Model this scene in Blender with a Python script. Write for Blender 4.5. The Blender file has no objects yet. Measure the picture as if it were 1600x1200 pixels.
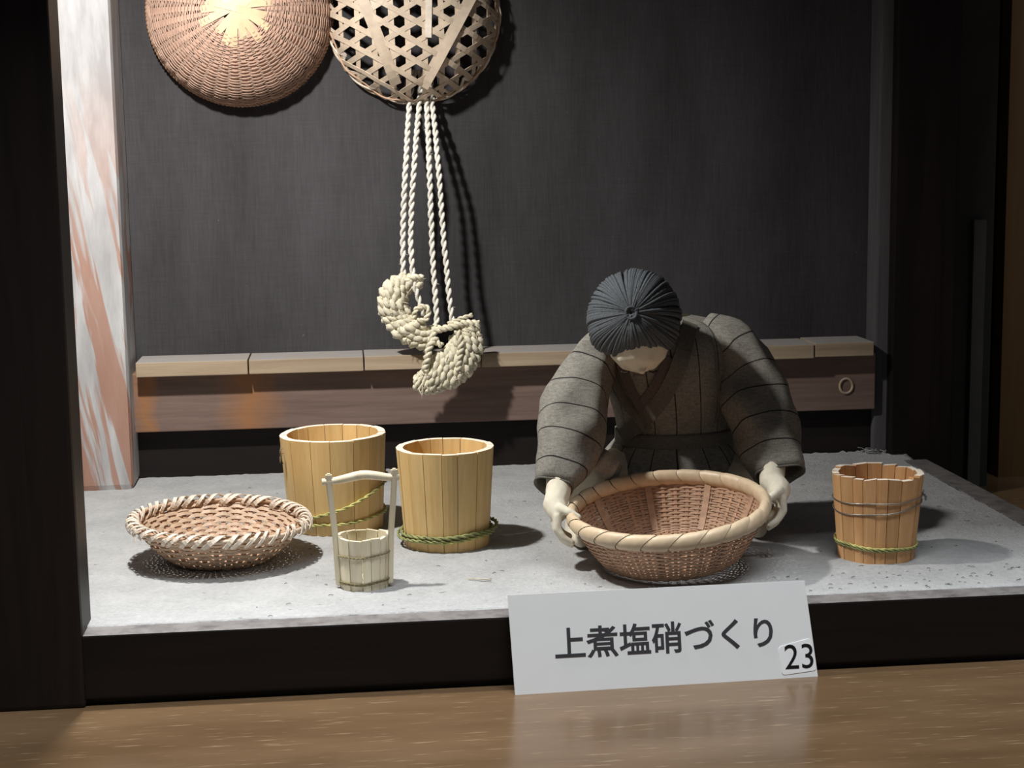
import bpy, bmesh, math, random
from mathutils import Vector, Matrix, noise
random.seed(7)
PI = math.pi
sc = bpy.context.scene
C = sc.collection

# ------------------------------------------------------------------ camera
F = 2500.0; TH = math.atan(365 / F); PSI = math.radians(6); RHO = .0146; HC = .30
FW = Vector((math.sin(PSI) * math.cos(TH), math.cos(PSI) * math.cos(TH), -math.sin(TH)))
R0 = Vector((math.cos(PSI), -math.sin(PSI), 0)); U0 = R0.cross(FW)
RR = R0 * math.cos(RHO) - U0 * math.sin(RHO); UU = R0 * math.sin(RHO) + U0 * math.cos(RHO)
CAM = Vector((0, 0, HC))
cd = bpy.data.cameras.new('camera'); cam = bpy.data.objects.new('camera', cd); C.objects.link(cam)
cd.sensor_width = 36; cd.lens = 36 * F / 1600; cd.clip_start = .01
cam.matrix_world = Matrix(((RR.x, UU.x, -FW.x, CAM.x), (RR.y, UU.y, -FW.y, CAM.y), (RR.z, UU.z, -FW.z, CAM.z), (0, 0, 0, 1)))
sc.camera = cam

# ------------------------------------------------------------------ light
w = bpy.data.worlds.new('world'); sc.world = w; w.use_nodes = True
w.node_tree.nodes['Background'].inputs[0].default_value = (.80, .88, 1, 1)
w.node_tree.nodes['Background'].inputs[1].default_value = .05
def lamp(name, kind, loc, target, energy, color=(1, 1, 1), **k):
    l = bpy.data.lights.new(name, kind); l.energy = energy; l.color = color
    for a, v in k.items(): setattr(l, a, v)
    o = bpy.data.objects.new(name, l); C.objects.link(o); o.location = loc
    o.rotation_euler = (Vector(target) - Vector(loc)).to_track_quat('-Z', 'Y').to_euler()
    return o
lamp('display_case_spotlight_offscreen', 'SPOT', (-.14, .955, .55), (-.12, 1.13, .10), 15, (1, .985, .95),
     spot_size=math.radians(148), spot_blend=1.0, shadow_soft_size=.014)
lamp('room_ceiling_light_offscreen', 'AREA', (.2, .30, 1.8), (.2, .45, 0), 38, (.93, .97, 1), shape='RECTANGLE', size=1.2, size_y=.3)
vs = sc.view_settings
vs.view_transform = 'Standard'; vs.look = 'None'; vs.gamma = 1; vs.exposure = .08; vs.use_curve_mapping = False

# ------------------------------------------------------------------ helpers
def ray(x, y): return FW + RR * ((x - 800) / F) - UU * ((y - 600) / F)
def P(x, y, Y):                       # the point seen at a pixel, at depth Y (metres into the case)
    d = ray(x, y); return CAM + d * (Y / d.y)
def PZ(x, y, z):                      # the point seen at a pixel on a level surface
    d = ray(x, y); return CAM + d * ((z - HC) / d.z)

def mesh(name, verts, faces, mat, parent=None, smooth=False, uvs=None):
    me = bpy.data.meshes.new(name); me.from_pydata([tuple(v) for v in verts], [], faces)
    if uvs:
        l = me.uv_layers.new(name='UVMap')
        for p in me.polygons:
            for li, vi in zip(p.loop_indices, p.vertices): l.data[li].uv = uvs[vi]
    if smooth:
        for p in me.polygons: p.use_smooth = True
    me.materials.append(mat)
    o = bpy.data.objects.new(name, me); C.objects.link(o)
    if parent: o.parent = parent
    return o
class MB:
    def __init__(s): s.v = []; s.f = []
    def add(s, v, f):
        n = len(s.v); s.v += [tuple(q) for q in v]; s.f += [tuple(i + n for i in q) for q in f]; return s
    def build(s, name, mat, parent=None, smooth=True): return mesh(name, s.v, s.f, mat, parent, smooth)
def box_geo(x0, x1, y0, y1, z0, z1):
    v = [(x, y, z) for x in (x0, x1) for y in (y0, y1) for z in (z0, z1)]
    return v, [(0, 1, 3, 2), (4, 6, 7, 5), (0, 4, 5, 1), (2, 3, 7, 6), (0, 2, 6, 4), (1, 5, 7, 3)]
def box(name, x0, x1, y0, y1, z0, z1, mat, parent=None, bevel=.0):
    o = mesh(name, *box_geo(x0, x1, y0, y1, z0, z1), mat, parent)
    if bevel:
        bm = bmesh.new(); bm.from_mesh(o.data)
        bmesh.ops.bevel(bm, geom=bm.edges[:], offset=bevel, segments=2, affect='EDGES', profile=.6)
        bm.to_mesh(o.data); bm.free()
    return o
def frames(pts, closed=False):
    n = len(pts); pts = [Vector(p) for p in pts]; T = []
    for i in range(n):
        a = pts[(i - 1) % n] if closed or i > 0 else pts[0]
        b = pts[(i + 1) % n] if closed or i < n - 1 else pts[-1]
        t = b - a; T.append(t.normalized() if t.length > 1e-9 else Vector((0, 0, 1)))
    N = T[0].orthogonal().normalized(); out = []
    for i in range(n):
        N = N - T[i] * N.dot(T[i]); N = N.normalized() if N.length > 1e-9 else T[i].orthogonal().normalized()
        out.append((pts[i], T[i], N, T[i].cross(N)))
    return out
def tube_geo(pts, r, sides=6, closed=False, flat=1.0, nrm=None):
    """round (or flattened) tube; r a number or a function of t; nrm(i) gives the thin axis"""
    fr = frames(pts, closed); n = len(fr); v = []; f = []
    for i, (p, t, a, b) in enumerate(fr):
        if nrm is not None:
            a = Vector(nrm(i)); a = (a - t * a.dot(t)).normalized(); b = t.cross(a)
        rad = r(i / max(1, n - 1)) if callable(r) else r
        for k in range(sides):
            q = 2 * PI * k / sides; v.append(p + a * (rad * flat * math.cos(q)) + b * (rad * math.sin(q)))
    m = n if closed else n - 1
    for i in range(m):
        for k in range(sides):
            j = (i + 1) % n
            f.append((i * sides + k, i * sides + (k + 1) % sides, j * sides + (k + 1) % sides, j * sides + k))
    if not closed:
        f.append(tuple(range(sides - 1, -1, -1))); f.append(tuple((n - 1) * sides + k for k in range(sides)))
    return v, f
def strip_geo(pts, nrm, wid, thick, closed=False):
    """flat strip with a rectangular section along a path; nrm(i) is the face normal"""
    fr = frames(pts, closed); n = len(fr); v = []; f = []
    for i, (p, t, a, b) in enumerate(fr):
        a = Vector(nrm(i)); a = (a - t * a.dot(t)).normalized(); b = t.cross(a)
        wd = wid(i / max(1, n - 1)) if callable(wid) else wid
        for sx, sy in ((-1, -1), (1, -1), (1, 1), (-1, 1)): v.append(p + b * (sx * wd / 2) + a * (sy * thick / 2))
    for i in range(n if closed else n - 1):
        j = (i + 1) % n
        for k in range(4): f.append((i * 4 + k, i * 4 + (k + 1) % 4, j * 4 + (k + 1) % 4, j * 4 + k))
    if not closed: f += [(3, 2, 1, 0), tuple((n - 1) * 4 + k for k in range(4))]
    return v, f
def resample(pts, n, closed=False):
    pts = [Vector(p) for p in pts]
    if closed: pts = pts + [pts[0]]
    L = [0]
    for a, b in zip(pts, pts[1:]): L.append(L[-1] + (b - a).length)
    out = []; k = 0
    for i in range(n):
        s = L[-1] * i / (n if closed else n - 1)
        while k < len(pts) - 2 and L[k + 1] < s: k += 1
        t = (s - L[k]) / max(1e-9, L[k + 1] - L[k]); out.append(pts[k].lerp(pts[k + 1], t))
    return out
def spline(ctrl, n):
    c = [Vector(p) for p in ctrl]; c = [2 * c[0] - c[1]] + c + [2 * c[-1] - c[-2]]; out = []
    m = len(c) - 3
    for i in range(n):
        u = i / (n - 1) * m; k = min(int(u), m - 1); t = u - k; a, b, d, e = c[k:k + 4]
        out.append(.5 * ((2 * b) + (d - a) * t + (2 * a - 5 * b + 4 * d - e) * t * t + (3 * b - a - 3 * d + e) * t ** 3))
    return out
def rope_geo(path, r, pitch, strands=2, closed=False, sides=5, rough=0.0):
    """a twisted rope; path in metres, r the whole radius"""
    pts = [Vector(p) for p in path]
    L = sum((b - a).length for a, b in zip(pts, pts[1:])); n = max(12, int(L / pitch * 9))
    pts = resample(pts, n, closed); fr = frames(pts, closed); turns = L / pitch
    if closed: turns = round(turns)
    V, Fc = [], []
    for s in range(strands):
        q = []
        for i, (p, t, a, b) in enumerate(fr):
            an = 2 * PI * (turns * i / n + s / strands); rr = r * .52 * (1 + rough * random.uniform(-1, 1))
            q.append(p + a * (rr * math.cos(an)) + b * (rr * math.sin(an)))
        v, f = tube_geo(q, r * .56, sides, closed); m = len(V); V += v; Fc += [tuple(x + m for x in g) for g in f]
    return V, Fc
def loft(name, rings, mat, parent=None, cap=(False, False), thick=0, vscale=1.0, sub=0):
    n = len(rings[0]); v = []; uv = []; f = []; s = 0; last = None
    for ring in rings:
        c = sum((Vector(q) for q in ring), Vector()) / n
        if last is not None: s += (c - last).length
        last = c
        for k, q in enumerate(ring): v.append(Vector(q)); uv.append((k / n, s * vscale))
    for i in range(len(rings) - 1):
        for k in range(n): f.append((i * n + k, i * n + (k + 1) % n, (i + 1) * n + (k + 1) % n, (i + 1) * n + k))
    if cap[0]: f.append(tuple(range(n - 1, -1, -1)))
    if cap[1]: f.append(tuple((len(rings) - 1) * n + k for k in range(n)))
    o = mesh(name, v, f, mat, parent, True, uv)
    if thick:
        m = o.modifiers.new('thick', 'SOLIDIFY'); m.thickness = thick; m.offset = -1
    if sub:
        m = o.modifiers.new('sub', 'SUBSURF'); m.levels = sub; m.render_levels = sub
    return o
def thing(name, label, cat, loc=(0, 0, 0), group=None):
    o = bpy.data.objects.new(name, None); C.objects.link(o); o.location = loc; o.empty_display_size = .02
    return tag(o, label, cat, group)
def tag(o, label, cat, group=None):
    o['label'] = label; o['category'] = cat
    if group: o['group'] = group
    return o
def struct(o, label=None):
    o['kind'] = 'structure'
    if label: o['label'] = label
    return o

# ------------------------------------------------------------------ materials
def new_mat(name, rough=.7, spec=.3):
    m = bpy.data.materials.new(name); m.use_nodes = True; nt = m.node_tree
    b = nt.nodes['Principled BSDF']; b.inputs['Roughness'].default_value = rough; b.inputs['Specular IOR Level'].default_value = spec
    return m, nt, b
def nd(nt, t, **k):
    n = nt.nodes.new(t)
    for a, v in k.items():
        if a in n.inputs.keys() if isinstance(a, str) else False: n.inputs[a].default_value = v
        else: setattr(n, a, v)
    return n
def coords(nt, scale=(1, 1, 1), rot=(0, 0, 0), src='Object'):
    tc = nt.nodes.new('ShaderNodeTexCoord'); mp = nt.nodes.new('ShaderNodeMapping')
    mp.inputs['Scale'].default_value = scale; mp.inputs['Rotation'].default_value = rot
    nt.links.new(tc.outputs[src], mp.inputs['Vector']); return mp.outputs['Vector']
def noise_tex(nt, vec, scale, detail=4, rough=.6, dist=0):
    n = nt.nodes.new('ShaderNodeTexNoise'); n.inputs['Scale'].default_value = scale; n.inputs['Detail'].default_value = detail
    n.inputs['Roughness'].default_value = rough; n.inputs['Distortion'].default_value = dist
    nt.links.new(vec, n.inputs['Vector']); return n.outputs['Fac']
def ramp(nt, fac, stops):
    r = nt.nodes.new('ShaderNodeValToRGB'); e = r.color_ramp.elements
    while len(e) < len(stops): e.new(.5)
    for x, (p, c) in zip(e, stops): x.position = p; x.color = (*c, 1) if len(c) == 3 else c
    nt.links.new(fac, r.inputs['Fac']); return r.outputs['Color']
def mixc(nt, fac, a, b, blend='MIX'):
    m = nt.nodes.new('ShaderNodeMix'); m.data_type = 'RGBA'; m.blend_type = blend
    for s, x in ((0, fac), (6, a), (7, b)):
        if hasattr(x, 'is_linked'): nt.links.new(x, m.inputs[s])
        else: m.inputs[s].default_value = x if s == 0 else (*x, 1)
    return m.outputs[2]
def math_n(nt, op, a, b=None, c=None):
    m = nt.nodes.new('ShaderNodeMath'); m.operation = op
    for i, x in enumerate((a, b, c)):
        if x is None: continue
        if hasattr(x, 'is_linked'): nt.links.new(x, m.inputs[i])
        else: m.inputs[i].default_value = x
    return m.outputs[0]
def bump(nt, b, h, strength=.3, dist=.001):
    n = nt.nodes.new('ShaderNodeBump'); n.inputs['Strength'].default_value = strength; n.inputs['Distance'].default_value = dist
    nt.links.new(h, n.inputs['Height']); nt.links.new(n.outputs['Normal'], b.inputs['Normal'])
def setc(nt, b, col): nt.links.new(col, b.inputs['Base Color'])
def up_facing(nt):
    g = nt.nodes.new('ShaderNodeNewGeometry'); s = nt.nodes.new('ShaderNodeSeparateXYZ'); nt.links.new(g.outputs['True Normal'], s.inputs[0])
    r = nt.nodes.new('ShaderNodeMapRange'); r.inputs[1].default_value = .4; r.inputs[2].default_value = .95; nt.links.new(s.outputs[2], r.inputs[0])
    return r.outputs[0]
def wood(name, dark, light, axis='z', grain=60, rough=.6, bmp=.25, dust=None, spec=.3, rand=.12):
    m, nt, b = new_mat(name, rough, spec)
    sc_ = {'x': (.06, 1, 1), 'y': (1, .06, 1), 'z': (1, 1, .06)}[axis]
    v = coords(nt, sc_); n1 = noise_tex(nt, v, grain * 3, 5, .65, .6); n2 = noise_tex(nt, v, grain * .5, 3, .5, 1.5)
    f = math_n(nt, 'ADD', math_n(nt, 'MULTIPLY', n1, .6), math_n(nt, 'MULTIPLY', n2, .4))
    col = ramp(nt, f, [(.32, dark), (.68, light)])
    if rand:
        oi = nt.nodes.new('ShaderNodeObjectInfo'); hs = nt.nodes.new('ShaderNodeHueSaturation')
        mr = nt.nodes.new('ShaderNodeMapRange'); mr.inputs[3].default_value = 1 - rand; mr.inputs[4].default_value = 1 + rand
        nt.links.new(oi.outputs['Random'], mr.inputs[0]); nt.links.new(mr.outputs[0], hs.inputs['Value']); nt.links.new(col, hs.inputs['Color']); col = hs.outputs['Color']
    if dust:
        k = noise_tex(nt, coords(nt), 90, 4, .7); k = math_n(nt, 'MULTIPLY', up_facing(nt), math_n(nt, 'MINIMUM', math_n(nt, 'MULTIPLY', k, 1.7), 1.0))
        col = mixc(nt, k, col, dust)
    setc(nt, b, col); bump(nt, b, n1, bmp, .0006); return m
def plain(name, c, rough=.6, spec=.3, var=.15, scale=120, bmp=.1, rand=0):
    m, nt, b = new_mat(name, rough, spec); v = coords(nt); n = noise_tex(nt, v, scale, 4)
    col = ramp(nt, n, [(.3, tuple(x * (1 - var) for x in c)), (.7, tuple(min(1, x * (1 + var)) for x in c))])
    if rand:
        oi = nt.nodes.new('ShaderNodeObjectInfo'); hs = nt.nodes.new('ShaderNodeHueSaturation')
        mr = nt.nodes.new('ShaderNodeMapRange'); mr.inputs[3].default_value = 1 - rand; mr.inputs[4].default_value = 1 + rand
        nt.links.new(oi.outputs['Random'], mr.inputs[0]); nt.links.new(mr.outputs[0], hs.inputs['Value']); nt.links.new(col, hs.inputs['Color']); col = hs.outputs['Color']
    setc(nt, b, col); bump(nt, b, n, bmp, .0005); return m

DUST = (.42, .41, .40)
m_darkpost = wood('dark_stained_wood', (.004, .0026, .0023), (.015, .009, .0075), 'z', 45, .5, .2, rand=0)
m_darkbeam = wood('dark_stained_beam', (.0035, .0022, .002), (.010, .006, .0055), 'x', 45, .5, .2, dust=(.21, .195, .19), rand=0)
m_black = wood('dark_wood_and_gap_shade', (.004, .0026, .0023), (.015, .009, .0075), 'x', 45, .6, .2, rand=0)
m_board = wood('red_brown_board', (.125, .078, .064), (.24, .165, .135), 'x', 55, .7, .5, rand=0)
m_plank = wood('weathered_ledge_plank', (.25, .18, .115), (.46, .36, .25), 'x', 40, .75, .4, dust=(.34, .32, .31), rand=.15)
m_table = None
def mk_special():
    global m_table, m_wall, m_dust, m_oldpost, m_sign, m_robe_body, m_robe_sleeve, m_board
    # orange stain on the board
    nt = m_board.node_tree; b = nt.nodes['Principled BSDF']; src = b.inputs['Base Color'].links[0].from_socket
    tc = nt.nodes.new('ShaderNodeTexCoord'); sp = nt.nodes.new('ShaderNodeSeparateXYZ'); nt.links.new(tc.outputs['Object'], sp.inputs[0])
    wob = noise_tex(nt, coords(nt), 35, 3)
    x = math_n(nt, 'ADD', sp.outputs[0], math_n(nt, 'MULTIPLY', wob, .03))
    def band(c, wd): return math_n(nt, 'MAXIMUM', math_n(nt, 'SUBTRACT', 1.0, math_n(nt, 'DIVIDE', math_n(nt, 'ABSOLUTE', math_n(nt, 'SUBTRACT', x, c)), wd)), 0.0)
    k = math_n(nt, 'MULTIPLY', math_n(nt, 'ADD', band(-.0615, .027), band(-.145, .012)), .8)
    setc(nt, b, mixc(nt, k, src, (.34, .15, .055)))
    # table: brown laminate with short pale flecks along x
    m_table, nt, b = new_mat('brown_laminate', .22, .5)
    v = coords(nt, (.09, 1, 1)); n1 = noise_tex(nt, v, 420, 3, .6); n2 = noise_tex(nt, coords(nt, (.25, 1, 1)), 22, 3)
    base = ramp(nt, n2, [(.3, (.105, .062, .031)), (.7, (.165, .102, .055))])
    fl = ramp(nt, n1, [(.60, (0, 0, 0)), (.72, (1, 1, 1))])
    setc(nt, b, mixc(nt, math_n(nt, 'MULTIPLY', fl, .55), base, (.36, .26, .16)))
    bump(nt, b, n1, .05, .0003)
    # back wall: dark cloth-textured panel with grey dust
    m_wall, nt, b = new_mat('dark_dusty_panel', .75, .25)
    v1 = noise_tex(nt, coords(nt, (1, 1, .06)), 900, 3); v2 = noise_tex(nt, coords(nt, (.06, 1, 1)), 900, 3); v3 = noise_tex(nt, coords(nt, (1, 1, .3)), 9, 5, .6)
    f = math_n(nt, 'ADD', math_n(nt, 'ADD', math_n(nt, 'MULTIPLY', v1, .22), math_n(nt, 'MULTIPLY', v2, .12)), math_n(nt, 'MULTIPLY', v3, .66))
    col = ramp(nt, f, [(.33, (.024, .021, .022)), (.68, (.074, .069, .074))])
    sp_ = noise_tex(nt, coords(nt), 260, 2); col = mixc(nt, ramp(nt, sp_, [(.76, (0, 0, 0)), (.78, (.4, .4, .4))]), col, (.22, .21, .21))
    setc(nt, b, col); bump(nt, b, f, .15, .0005)
    # dust
    m_dust, nt, b = new_mat('grey_dust_floor', .95, .1)
    n1 = noise_tex(nt, coords(nt), 380, 6, .7); n2 = noise_tex(nt, coords(nt), 30, 4); n3 = noise_tex(nt, coords(nt, (.5, 1, 1)), 240, 3, .6)
    col = mixc(nt, .5, ramp(nt, n1, [(.25, (.30, .30, .30)), (.7, (.54, .535, .53))]), ramp(nt, n2, [(.3, (.36, .36, .36)), (.7, (.55, .55, .545))]))
    col = mixc(nt, ramp(nt, n3, [(.69, (0, 0, 0)), (.74, (1, 1, 1))]), col, (.10, .09, .08))
    setc(nt, b, col); bump(nt, b, n1, .9, .0016)
    # old post at the back left: grey worn paint with orange-red bare streaks
    m_oldpost, nt, b = new_mat('worn_grey_post', .6, .3)
    mp2 = nt.nodes.new('ShaderNodeMapping'); mp2.inputs['Scale'].default_value = (1, .3, .07); nt.links.new(coords(nt, (1, 1, 1), (0, .16, 0)), mp2.inputs['Vector'])
    n1 = noise_tex(nt, mp2.outputs['Vector'], 95, 3, .5, 1.0); n2 = noise_tex(nt, coords(nt, (1, 1, .2)), 60, 5); n3 = noise_tex(nt, coords(nt), 130, 3)
    col = ramp(nt, n2, [(.3, (.30, .285, .285)), (.7, (.55, .54, .54))])
    tc = nt.nodes.new('ShaderNodeTexCoord'); sp = nt.nodes.new('ShaderNodeSeparateXYZ'); nt.links.new(tc.outputs['Object'], sp.inputs[0])
    lo = nt.nodes.new('ShaderNodeMapRange'); lo.inputs[1].default_value = .37; lo.inputs[2].default_value = .22; nt.links.new(sp.outputs[2], lo.inputs[0])
    st = math_n(nt, 'MULTIPLY', ramp(nt, n1, [(.50, (0, 0, 0)), (.56, (1, 1, 1))]), lo.outputs[0])
    col = mixc(nt, math_n(nt, 'MULTIPLY', st, .7), col, (.36, .14, .065))
    setc(nt, b, col); bump(nt, b, n2, .3, .0008)
    # kimono cloth: brown-grey hemp; stripes woven along (body) or across (sleeve)
    def cloth(name, use_v, period, off):
        m, nt, b = new_mat(name, .95, .1)
        tc = nt.nodes.new('ShaderNodeTexCoord'); sp = nt.nodes.new('ShaderNodeSeparateXYZ'); nt.links.new(tc.outputs['UV'], sp.inputs[0])
        n1 = noise_tex(nt, coords(nt, (1, 1, .15)), 1500, 3); n2 = noise_tex(nt, coords(nt, (.15, .15, 1)), 1500, 3)
        f = math_n(nt, 'MULTIPLY', math_n(nt, 'ADD', n1, n2), .5)
        col = ramp(nt, f, [(.36, (.16, .150, .130)), (.64, (.32, .302, .265))])
        t = math_n(nt, 'FRACT', math_n(nt, 'ADD', math_n(nt, 'DIVIDE', sp.outputs[1 if use_v else 0], period), off))
        line = math_n(nt, 'LESS_THAN', math_n(nt, 'ABSOLUTE', math_n(nt, 'SUBTRACT', t, .5)), .024)
        col = mixc(nt, math_n(nt, 'MULTIPLY', line, .9), col, (.012, .012, .014))
        setc(nt, b, col); bump(nt, b, f, .3, .0004); return m
    m_robe_sleeve = cloth('striped_sleeve_cloth', True, .0195, .25); m_robe_body = cloth('striped_body_cloth', False, 1 / 18, .2)
m_robe_sleeve = m_robe_body = m_wall = m_dust = m_oldpost = None
mk_special()
m_collar = plain('collar_cloth', (.15, .14, .12), .95, .1, .2, 700, .3)
m_inner = plain('inner_collar_cloth', (.13, .10, .09), .95, .1, .2, 700, .3)
m_skin = plain('cream_cloth_skin', (.72, .66, .53), .85, .2, .05, 300, .1)
m_yarn = plain('charcoal_yarn', (.09, .10, .11), .8, .35, .3, 900, .2)
m_thread = plain('dark_thread', (.03, .02, .02), .8)
m_bucket = wood('yellow_bucket_wood', (.66, .42, .16), (.86, .62, .29), 'z', 60, .55, .2, rand=.08)
m_cutend = wood('bucket_end_grain', (.82, .70, .55), (.92, .83, .70), 'z', 200, .7, .2, rand=.05)
m_bucket2 = wood('orange_bucket_wood', (.50, .25, .10), (.74, .43, .20), 'z', 60, .55, .25, rand=.16)
m_pale = wood('pale_whitewood', (.70, .60, .41), (.90, .83, .64), 'z', 90, .6, .3, rand=.05)
m_green = plain('green_bark_cord', (.48, .46, .17), .6, .3, .45, 150, .3)
m_darkgreen = plain('olive_bark_cord', (.26, .27, .11), .6, .3, .5, 150, .3)
m_wire = plain('steel_wire', (.35, .33, .30), .35, .6, .1); m_wire.node_tree.nodes['Principled BSDF'].inputs['Metallic'].default_value = .8
m_string = plain('brown_string', (.24, .20, .11), .8, .2, .3, 300, .2)
m_bamboo = plain('tan_bamboo', (.55, .36, .24), .5, .35, .2, 140, .15, rand=.15)
m_bamboo_d = plain('brown_bamboo', (.46, .27, .17), .55, .3, .25, 140, .15, rand=.15)
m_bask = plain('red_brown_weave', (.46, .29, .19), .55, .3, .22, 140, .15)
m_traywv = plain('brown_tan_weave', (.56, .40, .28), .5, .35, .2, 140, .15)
m_rim = plain('pale_rim_bamboo', (.66, .51, .34), .42, .4, .12, 90, .1, rand=.06)
m_strip = plain('cream_bamboo_strip', (.66, .53, .40), .5, .35, .12, 120, .1, rand=.08)
m_white_strip = plain('bleached_bamboo', (.74, .64, .53), .5, .35, .15, 120, .1, rand=.1)
m_hat = plain('pinkish_bamboo', (.56, .37, .28), .5, .35, .18, 140, .1, rand=.1)
m_star = plain('yellow_bamboo', (.70, .54, .33), .45, .4, .12, 100, .1, rand=.1)
m_straw = plain('pale_rice_straw', (.74, .68, .52), .75, .25, .2, 260, .4, rand=.1)
m_strawcord = plain('white_straw_cord', (.80, .76, .68), .75, .25, .12, 260, .3)
m_signw = plain('white_card', (.78, .79, .79), .4, .4, .015, 40, .02)
m_sticker = plain('white_sticker', (.86, .87, .88), .35, .4, .01, 40, .02)
m_ink = plain('charcoal_print', (.045, .045, .05), .5, .3, .05)
m_black_ink = plain('black_print', (.008, .008, .008), .5, .3, .05)
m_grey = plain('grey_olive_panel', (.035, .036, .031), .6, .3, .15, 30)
m_greyl = plain('grey_reflection', (.10, .10, .09), .6, .3, .15, 30)
m_brownw = wood('brown_room_panel', (.10, .055, .02), (.17, .095, .038), 'z', 20, .5, .1, rand=0)

# ------------------------------------------------------------------ setting
ZP = .041; YF = .867; YW = 1.315; XR = .478; ZT = .62
def setting():
    t = box('display_table', -1.2, 1.5, -.1, 2.0, -.03, 0, m_table)
    tag(t, 'glossy brown wood-grain tabletop under the model house', 'table')
    # dust covered platform
    nx, ny = 190, 120; x0, x1, y0, y1 = -.26, XR - .006, YF + .013, 1.298
    v = []; f = []
    for j in range(ny + 1):
        for i in range(nx + 1):
            x = x0 + (x1 - x0) * i / nx; y = y0 + (y1 - y0) * j / ny
            p = Vector((x, y, 0)); e = noise.noise(p * 70) * .004 + noise.noise(p * 300) * .0015
            if j == 0: y += e + .002
            if i == nx: x += e - .008 * (1 - (y - y0) / (y1 - y0)) * 2.2 - .002
            z = ZP + .0005 * noise.noise(p * 60) + .00045 * noise.noise(p * 260) + .0003 * noise.noise(p * 700)
            if y > 1.27: z += (.004 * max(0, noise.noise(p * 220)) + .0015) * (y - 1.27) / .028 * (1 if x > .3 else .35)
            if j == 0 or i == nx: z = ZP - .004
            v.append((x, y, z))
    for j in range(ny):
        for i in range(nx): a = j * (nx + 1) + i; f.append((a, a + 1, a + nx + 2, a + nx + 1))
    struct(mesh('floor', v, f, m_dust, None, True), 'platform floor covered in thick pale grey dust')
    k = box('trim_1', -.26, XR, YF, YF + .03, .004, ZP - .0005, m_darkbeam, None, .0012)
    struct(k, 'dark stained beam along the front edge of the platform')
    struct(box('trim_2', -.26, XR - .002, YF + .004, YF + .02, 0, .0055, m_darkbeam), 'thin dark strip under the front beam')
    struct(box('trim_3', XR - .02, XR, YF + .03, 1.262, 0, ZP + .0005, m_darkbeam, None, .0012), 'dark stained beam along the side edge of the platform')
    struct(box('trim_4', -.26, XR - .02, YF + .03, YW, 0, ZP - .004, m_black), 'platform base below the dust')
    # walls
    struct(box('wall_back', -.30, .475, YW, YW + .015, 0, ZT, m_wall), 'dark grey dusty panel behind the hanging baskets')
    struct(box('wall_left', -.27, -.255, YF + .02, YW, 0, ZT, m_darkpost))
    struct(box('added_shade_roof', -.34, .60, .74, YW + .02, ZT, ZT + .015, m_darkpost))  # unseen roof, added and sized to keep room light off the interior
    struct(box('trim_5', -.17, .4415, 1.297, YW, ZP - .004, .09, m_black), 'dark board standing in for the shade in the gap under the brown rail')  # near-black board puts the shade of the gap into its colour
    b = box('trim_6', -.17, .4407, 1.285, YW, .081, .1285, m_board, None, .001); struct(b, 'reddish brown weathered rail below the plank ledge')
    kn = []                           # the dusty knot ring at its end
    c = P(1322, 603, 1.285)
    for i in range(20):
        a = 2 * PI * i / 20; kn.append((c.x + .0055 * math.cos(a), 1.2848, c.z + .0062 * math.sin(a)))
    mesh('knot', *tube_geo(kn, .0011, 6, True), m_plank, b, True)
    led = bpy.data.objects.new('trim_7', None); C.objects.link(led); struct(led, 'ledge of short weathered planks along the back wall')
    xs = [P(x, 575, 1.272).x for x in (211, 388, 569, 752, 935, 1100, 1272, 1366)]
    for i in range(len(xs) - 1):
        d = random.uniform(-.0012, .0012); z = random.uniform(-.0005, .0005)
        box('plank', xs[i] + .0005, xs[i + 1] - .0005, 1.272 + d, YW + .001, .1277 + z, .1392 + z, m_plank, led, .0007)
    # posts
    struct(box('trim_8', -.30, P(135, 1095, YF).x, YF - .002, YF + .032, 0, ZT, m_darkpost, None, .0025), 'dark stained front post')
    o = box('trim_9', -.262, -.168, 1.256, YW, ZP - .002, ZT, m_oldpost, None, .006); struct(o, 'worn grey back post with orange bare streaks')
    o = box('trim_10', P(1390, 600, 1.283).x, P(1491, 600, 1.283).x, 1.283, YW + .012, 0, ZT, m_darkpost, None, .003); struct(o, 'dark back post')
    box_ = box('trim_11', .4415, .4585, 1.290, YW, .04, ZT, m_wallpost, None, .002); struct(box_, 'narrow dusty grey batten beside the dark back post')
    # what lies beyond the open side: a grey panel, a paler strip that paints in a reflection and the brown room wall
    a = P(1489, 500, 1.34).x; b_ = P(1552, 500, 1.34).x
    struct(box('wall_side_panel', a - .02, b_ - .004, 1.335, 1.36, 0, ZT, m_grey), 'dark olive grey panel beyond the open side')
    struct(box('reflection_strip_1', P(1517, 500, 1.33).x, P(1536, 500, 1.33).x, 1.328, 1.336, 0, .235, m_greyl), 'paler grey strip standing in for a reflection beyond the open side')
    struct(box('wall_right', P(1574, 500, 1.36).x, 1.2, 1.37, 1.39, 0, 1.0, m_brownw), 'brown wooden room wall beyond the open side')
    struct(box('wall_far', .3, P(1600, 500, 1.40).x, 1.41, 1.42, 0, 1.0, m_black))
m_wallpost = wood('dusty_grey_batten', (.06, .056, .058), (.12, .115, .118), 'z', 60, .7, .3, rand=0)
setting()

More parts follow.
